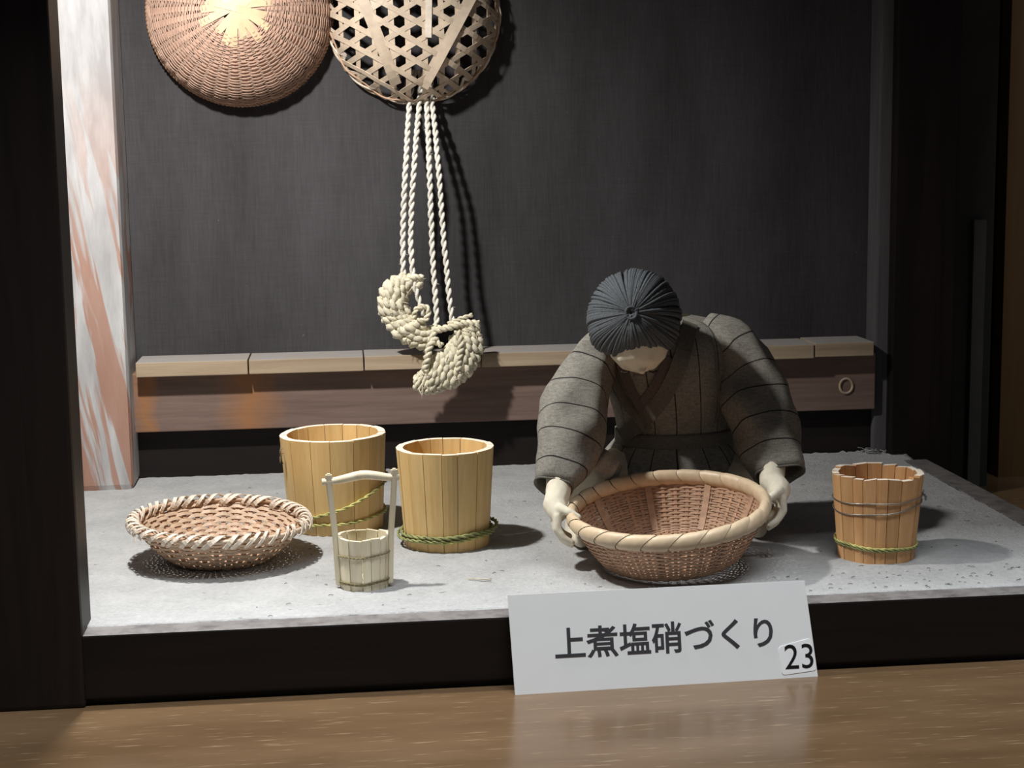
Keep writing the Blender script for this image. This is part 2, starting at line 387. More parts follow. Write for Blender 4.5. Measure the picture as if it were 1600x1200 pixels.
# ------------------------------------------------------------------ buckets
def stave_bucket(name, label, px, r_top, r_bot, h, n, thick, mat, cutmat, rot=0, lean=0, jag=.00025, seed=1, skip=()):
    rnd = random.Random(seed)
    c = PZ(px[0], px[1], ZP); c.y += r_bot * .985
    c = Vector((c.x + r_bot * math.sin(PSI) * .6, c.y, ZP - .0004))
    t = thing(name, label, 'bucket', c, 'wooden stave buckets')
    t.rotation_euler = (0, lean, rot)
    wts = [rnd.uniform(.75, 1.3) for _ in range(n)]; s = sum(wts); a = 0
    for i in range(n):
        da = 2 * PI * wts[i] / s; g = .00022 / r_top
        a0, a1 = a + g, a + da - g; a += da
        dr = rnd.uniform(-.0003, .0003); dz = rnd.uniform(-jag, jag); dz2 = rnd.uniform(-jag, jag); v = []
        for k in range(4):
            u = k / 3; ang = a0 + (a1 - a0) * u; fl = 1 + .45 * (math.cos(da / 2) / math.cos(ang - (a0 + a1) / 2) - 1)
            ew = .0002 if k in (0, 3) else 0
            for z, r in ((0, r_bot), (h, r_top)):
                for rr in (r * fl + dr - ew, (r - thick) * fl + dr):
                    v.append((rr * math.cos(ang), rr * math.sin(ang), z + (dz + (dz2 - dz) * u if z else 0)))
        fs = []; top = []
        for k in range(3):
            p = k * 4; q = p + 4; fs += [(p, q, q + 2, p + 2), (p + 1, p + 3, q + 3, q + 1), (p, p + 1, q + 1, q)]; top.append(len(fs)); fs.append((p + 2, q + 2, q + 3, p + 3))
        fs += [(0, 2, 3, 1), (12, 13, 15, 14)]
        o = mesh('stave', v, fs, mat, t)
        o.data.materials.append(cutmat)
        for k in top: o.data.polygons[k].material_index = 1
    q = 24; v = []
    for z, kk in ((.0015, 1), (.005, 1)):
        r = r_bot + (r_top - r_bot) * z / h - thick * .6
        v += [(r * math.cos(2 * PI * k / q), r * math.sin(2 * PI * k / q), z) for k in range(q)]
    mesh('base', v, [tuple(range(q - 1, -1, -1)), tuple(range(q, 2 * q))] + [(k, (k + 1) % q, q + (k + 1) % q, q + k) for k in range(q)], mat, t)
    t['_d'] = 0; del t['_d']
    return t, (lambda z: r_bot + (r_top - r_bot) * z / h)
def ring_path(rz, z0, amp, ph, off, n=60, loose=0, lph=0):
    out = []
    for k in range(n):
        a = 2 * PI * k / n; z = z0 + amp * math.cos(a - ph) + .0003 * math.sin(5 * a + ph)
        r = rz(z) + off + loose * max(0, math.cos(a - lph)); out.append((r * math.cos(a), r * math.sin(a), z))
    return out
def hoop(t, rz, z0, amp, ph, r, mat, pitch=.012, strands=2, loose=0, lph=0, name='cord_hoop'):
    return mesh(name, *rope_geo(ring_path(rz, z0, amp, ph, r * .75, 90, loose, lph), r, pitch, strands, True), mat, t, True)

t, rz = stave_bucket('stave_bucket', 'large yellow wooden bucket with a slack green cord slung diagonally, under the ledge', (521, 838), .0370, .0327, .0665, 17, .0050, m_bucket, m_cutend, .3, -.012, seed=3)
hoop(t, rz, .0095, .002, 0, .0011, m_green, loose=.001)
hoop(t, rz, .0235, .0125, .15, .0012, m_green, loose=.0012, lph=0)
tw = MB()                             # frayed twig tie at the rim
for pts in ([(-.0372, -.004, .060), (-.0395, -.006, .058), (-.0385, -.005, .052), (-.0372, -.004, .049)], [(-.0372, -.006, .057), (-.040, -.008, .0575), (-.0388, -.006, .0615)], [(-.0372, -.003, .055), (-.039, -.004, .0545), (-.0395, -.005, .050)]):
    tw.add(*tube_geo(spline(pts, 10), .00035, 5))
tw.build('frayed_tie', m_string, t)
t, rz = stave_bucket('stave_bucket', 'yellow wooden bucket with a thick doubled green cord around its foot', (699, 864), .0326, .0282, .0660, 17, .0046, m_bucket, m_cutend, 0, -.004, seed=8)
hoop(t, rz, .0112, .0014, .3, .0014, m_darkgreen, .011, 2, .0035, .2)
hoop(t, rz, .0080, .0016, .1, .0012, m_green, .011, 2, .0015, 0)
hoop(t, rz, .0098, .0022, .5, .0011, m_darkgreen, .010, 2, .003, PI)
t, rz = stave_bucket('stave_bucket', 'orange wooden bucket bound with steel wire, alone beside the platform edge', (1384, 882), .0288, .0242, .0545, 20, .0042, m_bucket2, m_cutend, .1, .006, .0009, seed=5)
wp = ring_path(rz, .0395, .0016, -.3, .0004, 80)
mesh('wire_hoop', *tube_geo(wp, .00042, 6, True), m_wire, t, True)
wp = ring_path(rz, .0345, .0036, .15, .0004, 80)
mesh('wire_hoop', *tube_geo(wp, .00042, 6, True), m_wire, t, True)
kb = MB(); x = rz(.039)
kb.add(*rope_geo(spline([(x - .001, -.004, .0395), (x + .0025, -.003, .0395), (x + .004, -.004, .0375), (x + .0036, -.005, .0355)], 20), .0008, .003))
kb.add(*tube_geo(spline([(x - .0145, -.0215, .0445), (x - .006, -.0125, .0425), (x + .001, -.005, .0405), (x + .003, -.003, .042)], 14), .0004, 5))
kb.build('wire_twist', m_wire, t)
hoop(t, rz, .0105, .0012, 2.8, .0009, m_green, .009); hoop(t, rz, .0096, .0010, 2.2, .0008, m_darkgreen, .009)

# small pale well pail with tall handle
def pail():
    t, rz = stave_bucket('handled_pail', 'tiny pale whitewood pail with tall upright handle and string hoops', (568, 925), .0163, .0148, .0318, 14, .0022, m_pale, m_pale, .15, .0, .0007, seed=11)
    t['category'] = 'pail'; del t['group']
    for s, top in ((-1, .0705), (1, .0725)):
        x = s * .0165; pts = spline([(x * .93, -.003, .002), (x * .98, -.003, .02), (x * 1.02, -.003, .035), (x * 1.13, -.003, .055), (x * 1.18, -.003, top - .004), (x * 1.18, -.003, top)], 18)
        o = mesh('handle_post', *strip_geo(pts, lambda i: (0, 1, 0), lambda u: .0036 if u < .8 else .0044 - .012 * max(0, u - .9), .0038), m_pale, t, False)
        bm = bmesh.new(); bm.from_mesh(o.data); bmesh.ops.bevel(bm, geom=[e for e in bm.edges if e.calc_face_angle(0) > .8], offset=.0007, segments=2, affect='EDGES'); bm.to_mesh(o.data); bm.free()
    pts = spline([(-.0235, -.003, .0655), (-.016, -.003, .066), (-.008, -.003, .0675), (0, -.003, .0690), (.008, -.003, .0685), (.016, -.003, .0672), (.0225, -.003, .0675)], 30)
    mesh('handle_bar', *tube_geo(pts, lambda u: .0021 + .0007 * math.sin(PI * u) ** 2, 8), m_pale, t, True)
    hoop(t, rz, .0220, .0010, .6, .00055, m_string, .005); hoop(t, rz, .0060, .0009, .8, .0005, m_string, .005); hoop(t, rz, .0048, .0009, .3, .0005, m_string, .005)
    t.rotation_euler = (0, .0, -.02)
pail()

# ------------------------------------------------------------------ woven baskets
def prof(pts, n): return spline([Vector((r, 0, z)) for r, z in pts], n)
def woven(t, pr, n_st, rows, st_w, weft_w, weft_t, m_st, m_weft, amp, jit=0, seg=None, skip_prob=0, start=0.0, seed=1, wave=1):
    """stakes are parts, the fine weft rows one joined part"""
    rnd = random.Random(seed); N = len(pr)
    def at(s):
        u = s * (N - 1); k = min(int(u), N - 2); return pr[k].lerp(pr[k + 1], u - k)
    def nrm(s):
        a, b = at(max(0, s - .02)), at(min(1, s + .02)); d = (b - a).normalized(); return Vector((d.z, 0, -d.x))
    protos = None
    for i in range(n_st):
        a = 2 * PI * i / n_st; ss = [start + (1 - start) * k / 12 for k in range(13)]
        if protos is None:
            o = mesh('stake', *strip_geo([at(s) for s in ss], lambda k: nrm(ss[k]), st_w, .0006), m_st, t); protos = o
        else:
            o = protos.copy(); C.objects.link(o); o.parent = t
        o.rotation_euler = (0, 0, a)
    g = MB(); seg = seg or n_st * 4
    for j in range(rows):
        s = start + (1 - start) * (j + .5) / rows; pts = []; nr = []
        p = at(s); nv = nrm(s); ph = PI * (j % 2)
        dj = rnd.uniform(-jit, jit)
        for k in range(seg):
            a = 2 * PI * k / seg; off = amp * math.cos(n_st * .5 * a * wave + ph)
            wob = dj * math.sin(3 * a + j)
            q = Vector((p.x + nv.x * off, 0, p.z + nv.z * off + wob)); ca, sa = math.cos(a), math.sin(a)
            pts.append((q.x * ca, q.x * sa, q.z)); nr.append(Vector((nv.x * ca, nv.x * sa, nv.z)))
        g.add(*strip_geo(pts, lambda i: nr[i], weft_w, weft_t, True))
    o = g.build('weave', m_weft, t, False); o['kind'] = 'stuff'
    return at, nrm
def rim_segments(t, R, z, n, rx, rz_, skew, mat, name='rim_binding', over=1.04, wob=0):
    """a rim wrapped in n slanted bands, each a band of its own"""
    first = None
    for i in range(n):
        if first is None or wob:
            v = []; f = []; A = 6; B = 12; da = 2 * PI / n * over
            for ia in range(A + 1):
                u = ia / A
                for ib in range(B):
                    q = 2 * PI * ib / B; a = (u - .5) * da + skew * math.sin(q - .6)
                    k = 1 + .07 * (u - .5) - (.10 if ia in (0, A) else 0)
                    r = R + rx * k * math.cos(q) ; zz = z + rz_ * k * math.sin(q)
                    v.append((r * math.cos(a), r * math.sin(a), zz))
            for ia in range(A):
                for ib in range(B): f.append((ia * B + ib, ia * B + (ib + 1) % B, (ia + 1) * B + (ib + 1) % B, (ia + 1) * B + ib))
            o = mesh(name, v, f, mat, t, True); first = o
        else:
            o = first.copy(); C.objects.link(o); o.parent = t
        o.rotation_euler = (0, 0, 2 * PI * i / n)

def big_basket():
    t = thing('round_basket', 'deep round woven bamboo basket with smooth wrapped rim held by the doll', 'basket')
    pr = prof([(.004, .0012), (.025, .0012), (.040, .002), (.0455, .007), (.0512, .016), (.0562, .026), (.0588, .0325)], 40)
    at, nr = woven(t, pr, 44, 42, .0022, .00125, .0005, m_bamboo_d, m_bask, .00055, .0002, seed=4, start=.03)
    n = 28; v = [(.03 * math.cos(2 * PI * k / n), .03 * math.sin(2 * PI * k / n), z) for z in (.0006, .0018) for k in range(n)]
    mesh('basket_bottom', v, [tuple(range(n - 1, -1, -1)), tuple(range(n, 2 * n))] + [(k, (k + 1) % n, n + (k + 1) % n, n + k) for k in range(n)], m_bamboo_d, t)
    rim_segments(t, .0588, .0330, 24, .0036, .0053, .085, m_rim, over=.975)
    tl = [(.0588 * math.cos(2 * PI * k / 80), .0588 * math.sin(2 * PI * k / 80), .0330) for k in range(80)]
    mesh('rim_core', *tube_geo(tl, .0026, 6, True), m_thread, t, True)
    for k in range(9):                # wide vertical bands woven in
        a = 2 * PI * k / 9 + .2; ss = [.38 + .6 * q / 10 for q in range(11)]
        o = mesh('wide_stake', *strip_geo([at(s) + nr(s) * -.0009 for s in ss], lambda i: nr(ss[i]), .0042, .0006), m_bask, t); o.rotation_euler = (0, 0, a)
    t.rotation_euler = Matrix.Rotation(math.radians(9), 3, 'X').to_euler()
    m = Matrix.Rotation(math.radians(-5), 3, 'Y') @ Matrix.Rotation(math.radians(6), 3, 'X')
    t.rotation_euler = m.to_euler(); t.location = (.1990, .957, ZP + .0056); t.scale = (1.02, 1.02, 1.0)
    return t
big_basket()

def tray_basket():
    c = PZ(331, 893, ZP); t = thing('shallow_basket', 'shallow flared basket with stitched pale rim beside the tiny pail', 'basket', (c.x + .003, c.y + .031, ZP - .0003))
    pr = prof([(.003, .0008), (.02, .0008), (.029, .0016), (.039, .0085), (.048, .018), (.0545, .0255)], 36)
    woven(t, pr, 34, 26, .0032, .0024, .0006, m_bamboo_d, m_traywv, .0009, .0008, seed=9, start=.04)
    n = 26; v = [(.027 * math.cos(2 * PI * k / n), .027 * math.sin(2 * PI * k / n), z) for z in (.0004, .0016) for k in range(n)]
    mesh('basket_bottom', v, [tuple(range(n - 1, -1, -1)), tuple(range(n, 2 * n))] + [(k, (k + 1) % n, n + (k + 1) % n, n + k) for k in range(n)], m_bamboo_d, t)
    tl = lambda R, z: [(R * math.cos(2 * PI * k / 90), R * math.sin(2 * PI * k / 90), z + .0006 * math.sin(6 * PI * k / 90)) for k in range(90)]
    mesh('rim_hoop', *tube_geo(tl(.0562, .0262), .0015, 8, True), m_strip, t, True); mesh('rim_hoop', *tube_geo(tl(.0536, .0268), .0013, 8, True), m_bamboo, t, True)
    rnd = random.Random(3)
    for i in range(46):               # slanted stitches over the rim, each a strip
        a = 2 * PI * i / 46 + rnd.uniform(-.03, .03); sk = .16 + rnd.uniform(-.05, .05); pts = []; ctr = Vector((.0549 * math.cos(a), .0549 * math.sin(a), .0262)); nn = []
        for k in range(13):
            q = -2.3 + 4.3 * k / 12; aa = a + sk * (q / 2.0)
            r = .0551 + (.0040 + rnd.uniform(0, .0003)) * math.sin(q) * -1; z = .0258 + .0044 * math.cos(q)
            pts.append((r * math.cos(aa), r * math.sin(aa), z)); nn.append(Vector((-math.sin(q) * math.cos(aa), -math.sin(q) * math.sin(aa), math.cos(q))))
        mesh('rim_stitch', *strip_geo(pts, lambda i: nn[i], rnd.uniform(.0018, .0030), .0005), m_white_strip, t)
    for a in (PI + .25, .35, -.5):
        e = Vector((math.cos(a), math.sin(a), 0)); s = Vector((-e.y, e.x, 0))
        mesh('loose_end', *strip_geo(spline([e * .054 + Vector((0, 0, .027)), e * .0585 + Vector((0, 0, .0255)), e * .0600 + s * .002 + Vector((0, 0, .021))], 8), lambda i: e, .0015, .0004), m_white_strip, t)
    t.rotation_euler = (math.radians(2), math.radians(1.5), .3)
tray_basket()

def wall_frame(t, px, Y):
    """thing origin on the wall; local x right, local z up, local -y out of the wall"""
    p = P(*px, Y); t.location = (p.x, YW, p.z); return t
def round_hat():
    t = wall_frame(thing('domed_basket', 'fine-woven round domed basket with a star of yellow strips hung on the panel', 'basket', group=None), (373, 17), 1.29)
    R = .0715; D = .044
    def dome(r): u = min(1, r / R); return -.008 - D * (1 - u ** 2.4) ** .62
    def nr(r, a):
        d = (dome(min(R * .985, r + .001)) - dome(max(0, r - .001))) / .002; n = Vector((d * math.cos(a), -1, d * math.sin(a))); return n.normalized()
    first = None; n_sp = 38
    for i in range(n_sp):             # radial spokes
        if first is None:
            rs = [.012 + (R - .0125) * (k / 14) ** .8 for k in range(15)]
            o = mesh('spoke', *strip_geo([Vector((r, dome(r) + .0002, 0)) for r in rs], lambda k: nr(rs[k], 0), lambda u: .0022 + .0036 * u, .0006), m_hat, t); first = o
        else: o = first.copy(); C.objects.link(o); o.parent = t
        o.rotation_euler = (0, -2 * PI * i / n_sp, 0)
    g = MB(); rows = 46; seg = n_sp * 4; rnd = random.Random(2)
    for j in range(rows):
        s = j / (rows - 1); r0 = .0215 + (R - .022) * (1 - (1 - s) ** 1.35); pts = []; nn = []
        for k in range(seg):
            a = 2 * PI * k / seg; r = r0 + .0003 * noise.noise(Vector((math.cos(a) * 3, math.sin(a) * 3, j * .35))) * 3
            r = min(r, R * .993); q = nr(r, a); off = .0007 * math.cos(n_sp * .5 * a + PI * (j % 2)) + .0005
            p = Vector((r * math.cos(a), dome(r), r * math.sin(a))) + q * off; pts.append(p); nn.append(q)
        g.add(*strip_geo(pts, lambda i: nn[i], .00085, .0006, True))
    o = g.build('fine_weave', m_hat, t, False); o['kind'] = 'stuff'
    for i in range(9):                # central star of crossing strips
        a = PI * i / 9 + .1; e = Vector((math.cos(a), 0, math.sin(a))); L = .027 + .004 * math.sin(i * 2.2); xs = [-1 + 2 * k / 12 for k in range(13)]
        sh = Vector((-e.z, 0, e.x)) * rnd.uniform(-.002, .002)
        pts = [e * (L * x) + sh + Vector((0, dome(abs(L * x)) - .0006 - .0005 * (1 - abs(x)) * (1 + i * .25), 0)) for x in xs]
        mesh('star_strip', *strip_geo(pts, lambda k: (0, -1, 0), .0056, .0005), m_star, t)
    rp = [(R * 1.0 * math.cos(2 * PI * k / 120), -.0085, R * math.sin(2 * PI * k / 120)) for k in range(120)]
    mesh('rim', *rope_geo(rp, .0022, .006, 2, True), m_bamboo_d, t, True)
    back = [(R * .97 * math.cos(2 * PI * k / 60), -.001, R * .97 * math.sin(2 * PI * k / 60)) for k in range(60)]
    mesh('rim_hoop', *tube_geo(back, .0014, 6, True), m_bamboo_d, t, True)
round_hat()

def hex_basket():
    t = wall_frame(thing('hexagonal_weave_basket', 'open hexagonal-weave bamboo basket hung above the straw sandals', 'basket'), (648, 21), 1.285)
    R = .0680; D = .046
    def dome(r): u = min(1, r / R); return -.004 - D * (1 - u ** 3.2) ** .6
    s = .0136
    def ribbon(name, ang, d, wdt, lift, mat, lim=.985, amp=0):
        e = Vector((math.cos(ang), 0, math.sin(ang))); q = Vector((-e.z, 0, e.x)); h = math.sqrt(max(0, (R * lim) ** 2 - d * d))
        if h < .012: return
        n = 40; pts = []; nn = []
        for k in range(n + 1):
            x = math.sin((k / n - .5) * PI) * h; r = math.hypot(x, d)
            p = e * x + q * d; g = (dome(min(R * .995, r + .0008)) - dome(max(0, r - .0008))) / .0016
            rad = p.normalized() if r > 1e-6 else Vector(); nv = (Vector((0, -1, 0)) + rad * g).normalized()
            p = p + Vector((0, dome(r), 0)) + nv * (lift + amp * math.cos(x / s * PI * 1.1547)); pts.append(p); nn.append(nv)
        mesh(name, *strip_geo(pts, lambda i: nn[i], wdt, .0005), mat, t)
    rnd = random.Random(6)
    for fam, ang in enumerate((PI / 2 + .02, PI / 6, 5 * PI / 6)):
        for k in range(-5, 5):
            ribbon('bamboo_strip', ang + rnd.uniform(-.02, .02), (k + .5) * s * .96 + rnd.uniform(-.0006, .0006), .0042, .0006 * (fam - 1), m_strip, amp=.0002)
    # broad stiffeners behind the weave
    for (a, b, wd) in (((-.043, .016), (-.016, -.055), .0088), ((.044, .012), (.005, -.057), .0088), ((-.02, .06), (.02, .03), .008), ((.012, .062), (.009, -.02), .005)):
        A = Vector((a[0], 0, a[1])); B = Vector((b[0], 0, b[1])); pts = [A.lerp(B, k / 14) for k in range(15)]
        pts = [p + Vector((0, dome(p.length) - .0014, 0)) for p in pts]
        mesh('broad_strip', *strip_geo(pts, lambda i: (0, -1, 0), wd, .0006), m_white_strip if wd < .006 else m_strip, t)
    # edge: interlaced strands
    for k, (rr, y, r, ph) in enumerate(((R, -.0050, .0016, 0), (R * 1.005, -.0085, .0015, 2), (R * .995, -.012, .0013, 4))):
        pts = [((rr + .0012 * math.sin(11 * a + ph)) * math.cos(a), y + .0016 * math.cos(11 * a + ph), (rr + .0012 * math.sin(11 * a + ph)) * math.sin(a)) for a in [2 * PI * i / 150 for i in range(150)]]
        mesh('edge_strand', *tube_geo(pts, r, 6, True, .6), (m_strip, m_white_strip, m_bamboo)[k], t, True)
    for i in range(44):               # lashing strips around the edge
        a = 2 * PI * i / 44; sk = .09 if i % 2 else -.07; pts = []; nn = []
        for k in range(9):
            u = k / 8; aa = a + sk * (u - .5) * 2; r = R * (1.02 - .10 * u ** 1.6); y = -.002 - .020 * u
            pts.append((r * math.cos(aa), y, r * math.sin(aa))); nn.append(Vector((math.cos(aa), -.6, math.sin(aa))))
        mesh('edge_lashing', *strip_geo(pts, lambda j: nn[j], .0026, .0005), m_white_strip if i % 3 else m_strip, t)
hex_basket()

# ------------------------------------------------------------------ straw sandals on cords
def sandal(label, Y, edge_out, edge_in, n, cords, extra, seed):
    rnd = random.Random(seed); o = P(*edge_out[len(edge_out) // 2], Y); t = thing('straw_sandal', label, 'sandal', o, 'hanging straw sandals')
    L = lambda x, y, dy=0: P(x, y, Y + dy) - o
    A = spline([L(*p) for p in edge_out], n); B = spline([L(*p) for p in edge_in], n)
    for i in range(n):                # each transverse twist of straw
        a, b = A[i], B[i]; d = Vector((0, rnd.uniform(-.0015, .0008), 0)); m = a.lerp(b, .5) + Vector((0, -.0045, 0)) + d
        pts = spline([a + Vector((0, .002, 0)), a.lerp(b, .08) + Vector((0, -.0025, 0)), m, b.lerp(a, .08) + Vector((0, -.0025, 0)), b + Vector((0, .002, 0))], 10)
        step = (A[min(n - 1, i + 1)] - A[max(0, i - 1)]).length / (2 if 0 < i < n - 1 else 1)
        pts = [p + Vector((rnd.uniform(-1, 1), rnd.uniform(-1, 1), rnd.uniform(-1, 1))) * .0005 for p in pts]
        mesh('straw_twist', *rope_geo(pts, max(.0022, step * .60) * rnd.uniform(.9, 1.15), .010, 2, sides=6, rough=.4), m_straw, t, True)
    mesh('edge_rope', *rope_geo([p + Vector((0, -.001, 0)) for p in A], .0026, .009, 2, rough=.25), m_straw, t, True)
    mesh('edge_rope', *rope_geo([p + Vector((0, -.001, 0)) for p in B], .0022, .009, 2, rough=.25), m_straw, t, True)
    for c in cords:
        pts = spline([L(x, y, dy) for x, y, dy in c], 60)
        pts = [p + Vector((.0004 * noise.noise(p * 60), 0, 0)) for p in pts]
        mesh('cord', *rope_geo(pts, .0024, .0150, 2, rough=.12), m_strawcord, t, True)
    for c, r in extra:
        mesh('straw_loop', *rope_geo(spline([L(x, y, dy) for x, y, dy in c], 26), r, .009, 2, rough=.2), m_straw, t, True)
    g = MB()
    for i in range(44):               # stray straw ends
        if i < 12: c = rnd.choice(cords); k = rnd.randrange(len(c) - 1); u = rnd.random(); p = L(*c[k]).lerp(L(*c[k + 1]), u); l = .004
        else: k = rnd.randrange(n); p = A[k].lerp(B[k], rnd.random()) + Vector((0, -.006, 0)); l = .006
        d = Vector((rnd.uniform(-1, 1), rnd.uniform(-.5, .1), rnd.uniform(-1, .4))).normalized()
        g.add(*tube_geo([p, p + d * l * .5, p + d * l + Vector((0, 0, -.0006))], lambda u: .0004 * (1 - .6 * u), 4))
    e = g.build('straw_ends', m_straw, t); e['kind'] = 'stuff'
sandal('crescent straw sandal hung above the ledge, its heel curled up', 1.268,
       [(655, 436), (625, 434), (600, 452), (597, 485), (612, 512), (640, 535), (668, 540)],
       [(652, 446), (636, 452), (630, 470), (636, 488), (650, 500), (664, 512), (676, 520)], 15,
       [[(648, 110, .042), (640, 162, .034), (634, 260, .006), (630, 350, .004), (630, 430, 0)], [(657, 110, .042), (655, 162, .034), (648, 250, .006), (642, 350, .004), (645, 425, -.004), (655, 470, -.006), (662, 492, -.006)]],
       [([(630, 440, -.004), (645, 433, -.007), (661, 434, -.006)], .0026), ([(646, 497, -.006), (650, 484, -.008), (662, 478, -.008), (670, 486, -.008), (664, 500, -.008), (652, 500, -.008)], .0022)], 1)
sandal('straw sandal hanging lowest, its sole in front of the ledge', 1.256,
       [(742, 506), (749, 530), (745, 562), (722, 590), (692, 606), (664, 612), (649, 604)],
       [(722, 510), (714, 524), (704, 540), (690, 552), (674, 564), (662, 578), (650, 590)], 17,
       [[(664, 110, .054), (667, 162, .046), (671, 260, .018), (675, 380, .012), (682, 490, .004), (680, 510, 0)], [(671, 110, .054), (676, 162, .046), (685, 260, .018), (694, 380, .012), (704, 480, .003), (708, 510, 0)]],
       [([(676, 516, -.002), (700, 512, -.005), (724, 505, -.005), (749, 506, -.003)], .0030), ([(700, 506, -.003), (722, 497, -.005), (738, 492, -.004)], .0018),
        ([(682, 528, -.004), (672, 540, -.007), (668, 556, -.008), (664, 580, -.006)], .0030), ([(714, 516, -.004), (720, 536, -.008), (718, 560, -.008), (716, 582, -.006)], .0028), ([(684, 508, -.002), (676, 528, -.004), (690, 540, -.006)], .0026)], 2)

# ------------------------------------------------------------------ the doll
def remesh(name, blobs, voxel, mat, parent, smooth_it=4):
    """blobs: chains of (point, radius) or ellipsoid tuples, fused into one continuous skin"""
    bm = bmesh.new()
    def ball(p, r, s=(1, 1, 1), rot=None):
        m = Matrix.Translation(p) @ (rot.to_4x4() if rot else Matrix.Identity(4)) @ Matrix.Diagonal((r * s[0], r * s[1], r * s[2], 1))
        bmesh.ops.create_icosphere(bm, subdivisions=2, radius=1, matrix=m)
    for b in blobs:
        if b[0] == 'e': ball(*b[1:])
        else:
            for (p, r), (q, s) in zip(b, b[1:]):
                n = max(2, int((q - p).length / (min(r, s) * .35)) + 1)
                for k in range(n + 1): u = k / n; ball(p.lerp(q, u), r + (s - r) * u)
    me = bpy.data.meshes.new(name); bm.to_mesh(me); bm.free()
    o = bpy.data.objects.new(name, me); C.objects.link(o)
    m = o.modifiers.new('r', 'REMESH'); m.mode = 'VOXEL'; m.voxel_size = voxel
    m = o.modifiers.new('s', 'SMOOTH'); m.iterations = smooth_it; m.factor = .5
    dg = bpy.context.evaluated_depsgraph_get(); dg.update(); me2 = bpy.data.meshes.new_from_object(o.evaluated_get(dg))
    o.modifiers.clear(); o.data = me2; me2.name = name; me2.materials.clear(); me2.materials.append(mat)
    for p in me2.polygons: p.use_smooth = True
    o.parent = parent; return o
def ell_ring(c, ax, bx, rx, ry, n=40, e=1.0, wr=0, seed=0, f=None):
    out = []
    for k in range(n):
        a = 2 * PI * k / n; ca, sa = math.cos(a), math.sin(a)
        m = 1 + (f(a) if f else 0)
        p = c + ax * (rx * m * math.copysign(abs(ca) ** e, ca)) + bx * (ry * m * math.copysign(abs(sa) ** e, sa))
        if wr: p = p + Vector((noise.noise(p * 55 + Vector((seed, 0, 0))), noise.noise(p * 55 + Vector((0, seed, 0))), 0)) * wr
        out.append(p)
    return out
def doll():
    t = thing('person', 'cloth doll in brown-grey kimono bending over the basket it holds', 'doll')
    X = Vector((1, 0, 0)); Y_ = Vector((0, 1, 0)); Z = Vector((0, 0, 1))
    hc = P(991, 500, 1.012)           # head centre
    neck = P(1035, 515, 1.04); chest = P(1045, 590, 1.055); hip = P(1050, 730, 1.085)
    shL = P(935, 545, 1.048); shR = P(1140, 530, 1.048)
    elL = P(882, 655, 1.022); elR = P(1208, 635, 1.022)
    wrL = P(872, 772, .978); wrR = P(1206, 752, .982)
    blobs = [[(hip, .030), (chest, .027), (neck, .012), (hc, .014)], [(chest + Z * .012, .018), (shL, .013), (elL, .0115), (wrL, .0082)], [(chest + Z * .012, .018), (shR, .013), (elR, .0115), (wrR, .0082)]]
    face = Matrix.Rotation(math.radians(38), 3, 'X')
    blobs.append(('e', hc, .0268, (1, 1.02, 1.08), face)); blobs.append(('e', hc + Vector((.001, -.010, -.013)), .0205, (1.0, .95, 1.0)))
    blobs.append(('e', hc + Vector((.001, -.0205, -.0300)), .0028))                        # nose
    for s in (-1, 1): blobs.append(('e', hc + Vector((s * .0265, .002, -.009)), .005, (.5, .8, 1.2)))  # ears
    # hands round the rim: palm, four fingers of different lengths, thumb
    def hand(w, s):
        rim = P(893, 822, .953) if s < 0 else P(1206, 790, .957)
        palm = w.lerp(rim, .55) + Vector((s * .0045, .001, 0))
        out = [[(w, .0082), (w.lerp(palm, .6) + X * s * .002, .0078), (palm, .0068)]]
        for k in range(4):
            b = palm + Vector((s * .001, (k - 1.5) * .0036, -.002)); ln = (.86, 1.0, .96, .78)[k]
            k1 = b + Vector((s * .0005, -.0012, -.0085 * ln)); k2 = k1 + Vector((-s * .0040, -.0014, -.0068 * ln)); k3 = k2 + Vector((-s * .0052, -.0008, -.0034 * ln))
            out.append([(b, .0031), (k1, .0027), (k2, .0023), (k3, .0019)])
        b = palm + Vector((-s * .001, -.005, .003)); k1 = b + Vector((-s * .0045, -.0045, -.0015)); k2 = k1 + Vector((-s * .0055, -.002, -.003))
        out.append([(b, .0033), (k1, .0028), (k2, .0022)])
        return out
    blobs += hand(wrL, -1) + hand(wrR, 1)
    # legs folded in a squat; the shin on one side shows pale beside the basket
    for s, kn, ft in ((-1, P(930, 742, 1.030), P(893, 812, 1.030)), (1, P(1165, 745, 1.035), P(1180, 815, 1.035))):
        ft.z = ZP + .0075
        if s < 0: ft = Vector((ft.x + .002, 1.028, ZP + .0075))
        blobs.append([(hip + X * s * .022, .022), (kn, .0118), (kn.lerp(ft, .55), .0115), (ft, .0075), (ft + Vector((s * -.002, -.016, -.001)), .006)])
    body = remesh('body', blobs, .00095, m_skin, t, 5)
    for s in (-1, 1):
        g = [hc + Vector((s * .009 + .0055 * (k / 5 - .5), -.0185 + abs(s * .009 + .0055 * (k / 5 - .5)) * .25, -.0310 - .001 * math.sin(PI * k / 5))) for k in range(6)]
        mesh('stitched_eye', *tube_geo(g, .0006, 5), m_thread, t, True)
    g = [hc + Vector((.006 * (k / 5 - .5), -.0130, -.0335 - .0006 * math.sin(PI * k / 5))) for k in range(6)]
    mesh('stitched_mouth', *tube_geo(g, .0006, 5), m_inner, t, True)

    # --- hair: a cap and yarn drawn to a knot on the crown
    knot_d = (P(985, 491, .98) - hc).normalized()
    rad = Vector((.0285, .0295, .0315))
    def surf(d, k=1.0): return hc + face @ Vector((q * r * k for q, r in zip(face.inverted() @ d.normalized(), rad)))
    low = Vector((.04, -.62, -1)).normalized()   # towards the face, which stays bare
